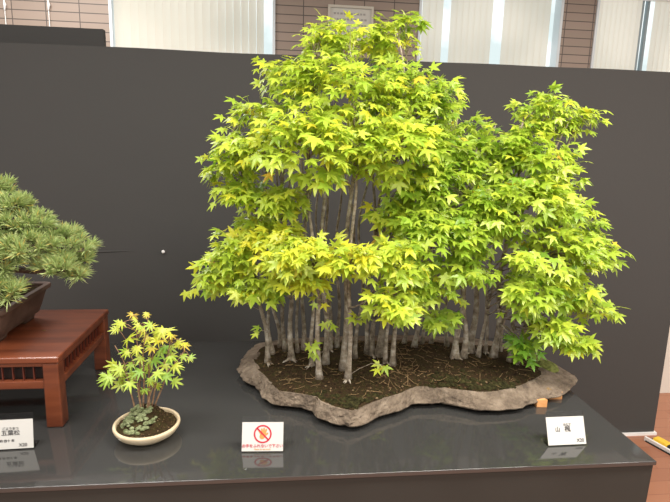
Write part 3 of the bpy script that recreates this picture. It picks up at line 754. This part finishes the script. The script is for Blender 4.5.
# ------------------------------------------------------------------ cards
def text_mesh(s, size, x, z, align='CENTER'):
    cu = bpy.data.curves.new('t', 'FONT'); cu.body = s; cu.size = size; cu.align_x = align; cu.align_y = 'CENTER'; cu.extrude = 0.0002; cu.offset = size*.008
    o = bpy.data.objects.new('t', cu); COL.objects.link(o); bpy.context.view_layer.update()
    me = bpy.data.meshes.new_from_object(o.evaluated_get(bpy.context.evaluated_depsgraph_get()))
    vs = [(v.co.x+x, -v.co.z, v.co.y+z) for v in me.vertices]; fs = [tuple(p_.vertices) for p_ in me.polygons]
    bpy.data.objects.remove(o); bpy.data.curves.remove(cu); bpy.data.meshes.remove(me)
    return vs, fs
def card(name, label, bl, br_, lean, h, texts, symbol=False, cat='sign', ext=None):
    a, b_ = atz(*bl, T), atz(*br_, T)
    if ext: a = b_+(a-b_).normalized()*ext
    d = (b_-a); w_ = d.length; d.normalize()
    t = thing(name, label, cat, (a+b_)/2)
    nb = V((0, 0, 1)).cross(d).normalized()                       # away from the viewer
    upv = (V((0, 0, 1))*math.cos(lean)+nb*math.sin(lean)); fw = upv.cross(d)  # fw points back
    X = Matrix((d, fw, upv)).transposed().to_4x4(); X.translation = a+V((0, 0, .0025))
    def place(vs): return [X @ V(v) for v in vs]
    pp_ = MB().box(0, w_, 0, .0008, .001, h, X).build('paper', m_paper, t)
    X2 = Matrix((d, nb, V((0, 0, 1)))).transposed().to_4x4(); X2.translation = a
    hold = MB().box(0, w_, .0009, .0024, 0, h*1.2, X)
    hold.box(0, w_, .003, .035, .0001, .0015, X2)
    hold.build('acrylic_holder', m_acrylic, t)
    for s, size, u, v_, m_ in texts:
        vs, fs = text_mesh(s, size*h, u*w_, v_*h)
        vs = [(x, y-.0005, z) for x, y, z in vs]
        link('lettering', place(vs), fs, m_, pp_).matrix_parent_inverse = Matrix.Identity(4)
    if symbol:
        cx_, cz_, r = .5*w_, .60*h, .31*h
        def disc(r0, r1, y, n=40):
            v = []; f = []
            for k in range(n):
                an = 2*pi*k/n
                for q in (r0, r1): v += [(cx_+q*math.cos(an), y, cz_+q*math.sin(an)), (cx_+q*math.cos(an), y-.0003, cz_+q*math.sin(an))]
            for k in range(n):
                i0, i1 = 4*k, 4*((k+1) % n)
                f += [(i0+1, i1+1, i1+3, i0+3), (i0, i0+2, i1+2, i1), (i0, i1, i1+1, i0+1), (i0+2, i0+3, i1+3, i1+2)]
            return v, f
        # a little orange hand under the bar
        hm = MB()
        def pill(x0, z0, x1, z1, r_, y):
            dx, dz = x1-x0, z1-z0; an = math.atan2(dz, dx); o = []
            for k in range(9): a_ = an+pi/2+pi*k/8; o.append((x0+r_*math.cos(a_), z0+r_*math.sin(a_)))
            for k in range(9): a_ = an-pi/2+pi*k/8; o.append((x1+r_*math.cos(a_), z1+r_*math.sin(a_)))
            hm.loops([[X @ V((px, y, pz)) for px, pz in o], [X @ V((px, y-.0003, pz)) for px, pz in o]], True, True)
        q = r*.10
        pill(cx_-.06*r, cz_-.28*r, cx_+.10*r, cz_-.02*r, r*.30, -.0002)
        for k, (ux, uz) in enumerate(((-.38, .28), (-.12, .52), (.14, .58), (.38, .46))):
            pill(cx_+(-.14+.12*k)*r, cz_-.02*r, cx_+ux*r, cz_+uz*r, q, -.0002-.00004*k)
        pill(cx_+.22*r, cz_-.2*r, cx_+.52*r, cz_+.05*r, q, -.00024)
        hm.build('hand_picture', m_orange, pp_).matrix_parent_inverse = Matrix.Identity(4)
        v, f = disc(r*.84, r, -.0006)
        bar = MB(); s45 = .7071
        for sgn in (1,):
            hw = r*.085
            o = [(-s45*r*.9-hw*s45, s45*r*.9-hw*s45), (s45*r*.9-hw*s45, -s45*r*.9-hw*s45), (s45*r*.9+hw*s45, -s45*r*.9+hw*s45), (-s45*r*.9+hw*s45, s45*r*.9+hw*s45)]
            k = len(v); v += [(cx_+px, -.0006, cz_+pz) for px, pz in o]+[(cx_+px, -.0009, cz_+pz) for px, pz in o]
            f += [(k, k+3, k+2, k+1), (k+4, k+5, k+6, k+7)]+[(k+i, k+(i+1) % 4, k+4+(i+1) % 4, k+4+i) for i in range(4)]
        link('prohibition_ring', place(v), f, m_red, pp_).matrix_parent_inverse = Matrix.Identity(4)
    return t
card('prohibition_sign', 'white card with a red no touching ring, at the table front', (241.6, 452.8), (283, 452.5), .30, .067,
     [('お手をふれないで下さい', .13, .5, .19, m_red), ('Please do not touch', .07, .5, .08, m_orange)], True)
card('name_card', 'white name card with printed characters in front of the red stand', (0, 451), (33.8, 449), .12, .070,
     [('ごようまつ', .10, .70, .70, m_ink), ('五葉松', .19, .70, .55, m_ink), ('No', .12, .46, .55, m_ink), ('樹齢 約 四十 年', .10, .60, .29, m_ink), ('X20', .15, .86, .13, m_ink)], cat='name card', ext=.16)
card('name_card', 'white name card on the table below the right tip of the slab', (548.5, 446.9), (586.3, 445.2), .40, .067,
     [('かえで', .10, .54, .72, m_ink), ('楓', .24, .54, .56, m_ink), ('山', .20, .28, .55, m_ink), ('X20', .17, .85, .15, m_ink)], cat='name card')

# ------------------------------------------------------------------ light
wd = bpy.data.worlds.new('world'); C.world = wd; wd.use_nodes = True
wd.node_tree.nodes['Background'].inputs[0].default_value = (1, .97, .93, 1); wd.node_tree.nodes['Background'].inputs[1].default_value = .55
def lamp(x, y, e, sx=1.2, sy=.35, col=(1, .96, .90)):
    l = bpy.data.lights.new('ceiling_lamp', 'AREA'); l.shape = 'RECTANGLE'; l.size = sx; l.size_y = sy; l.energy = e; l.color = col
    o = bpy.data.objects.new('ceiling_lamp', l); COL.objects.link(o); o.location = (x, y, 2.735); return o
for x, y, e in ((-.9, .6, 26), (.9, .6, 34), (-.9, -.9, 22), (.9, -.9, 22), (2.6, .6, 30), (2.6, -.9, 18), (-1.3, 2.95, 25), (1.6, 2.95, 4), (3.2, 2.7, 6)): lamp(x, y, e, col=(1, .97, .93) if x < 0 else (1, .945, .87))

vs_ = C.view_settings; vs_.view_transform = 'Standard'; vs_.look = 'None'; vs_.exposure = .6; vs_.gamma = 1; vs_.use_curve_mapping = False
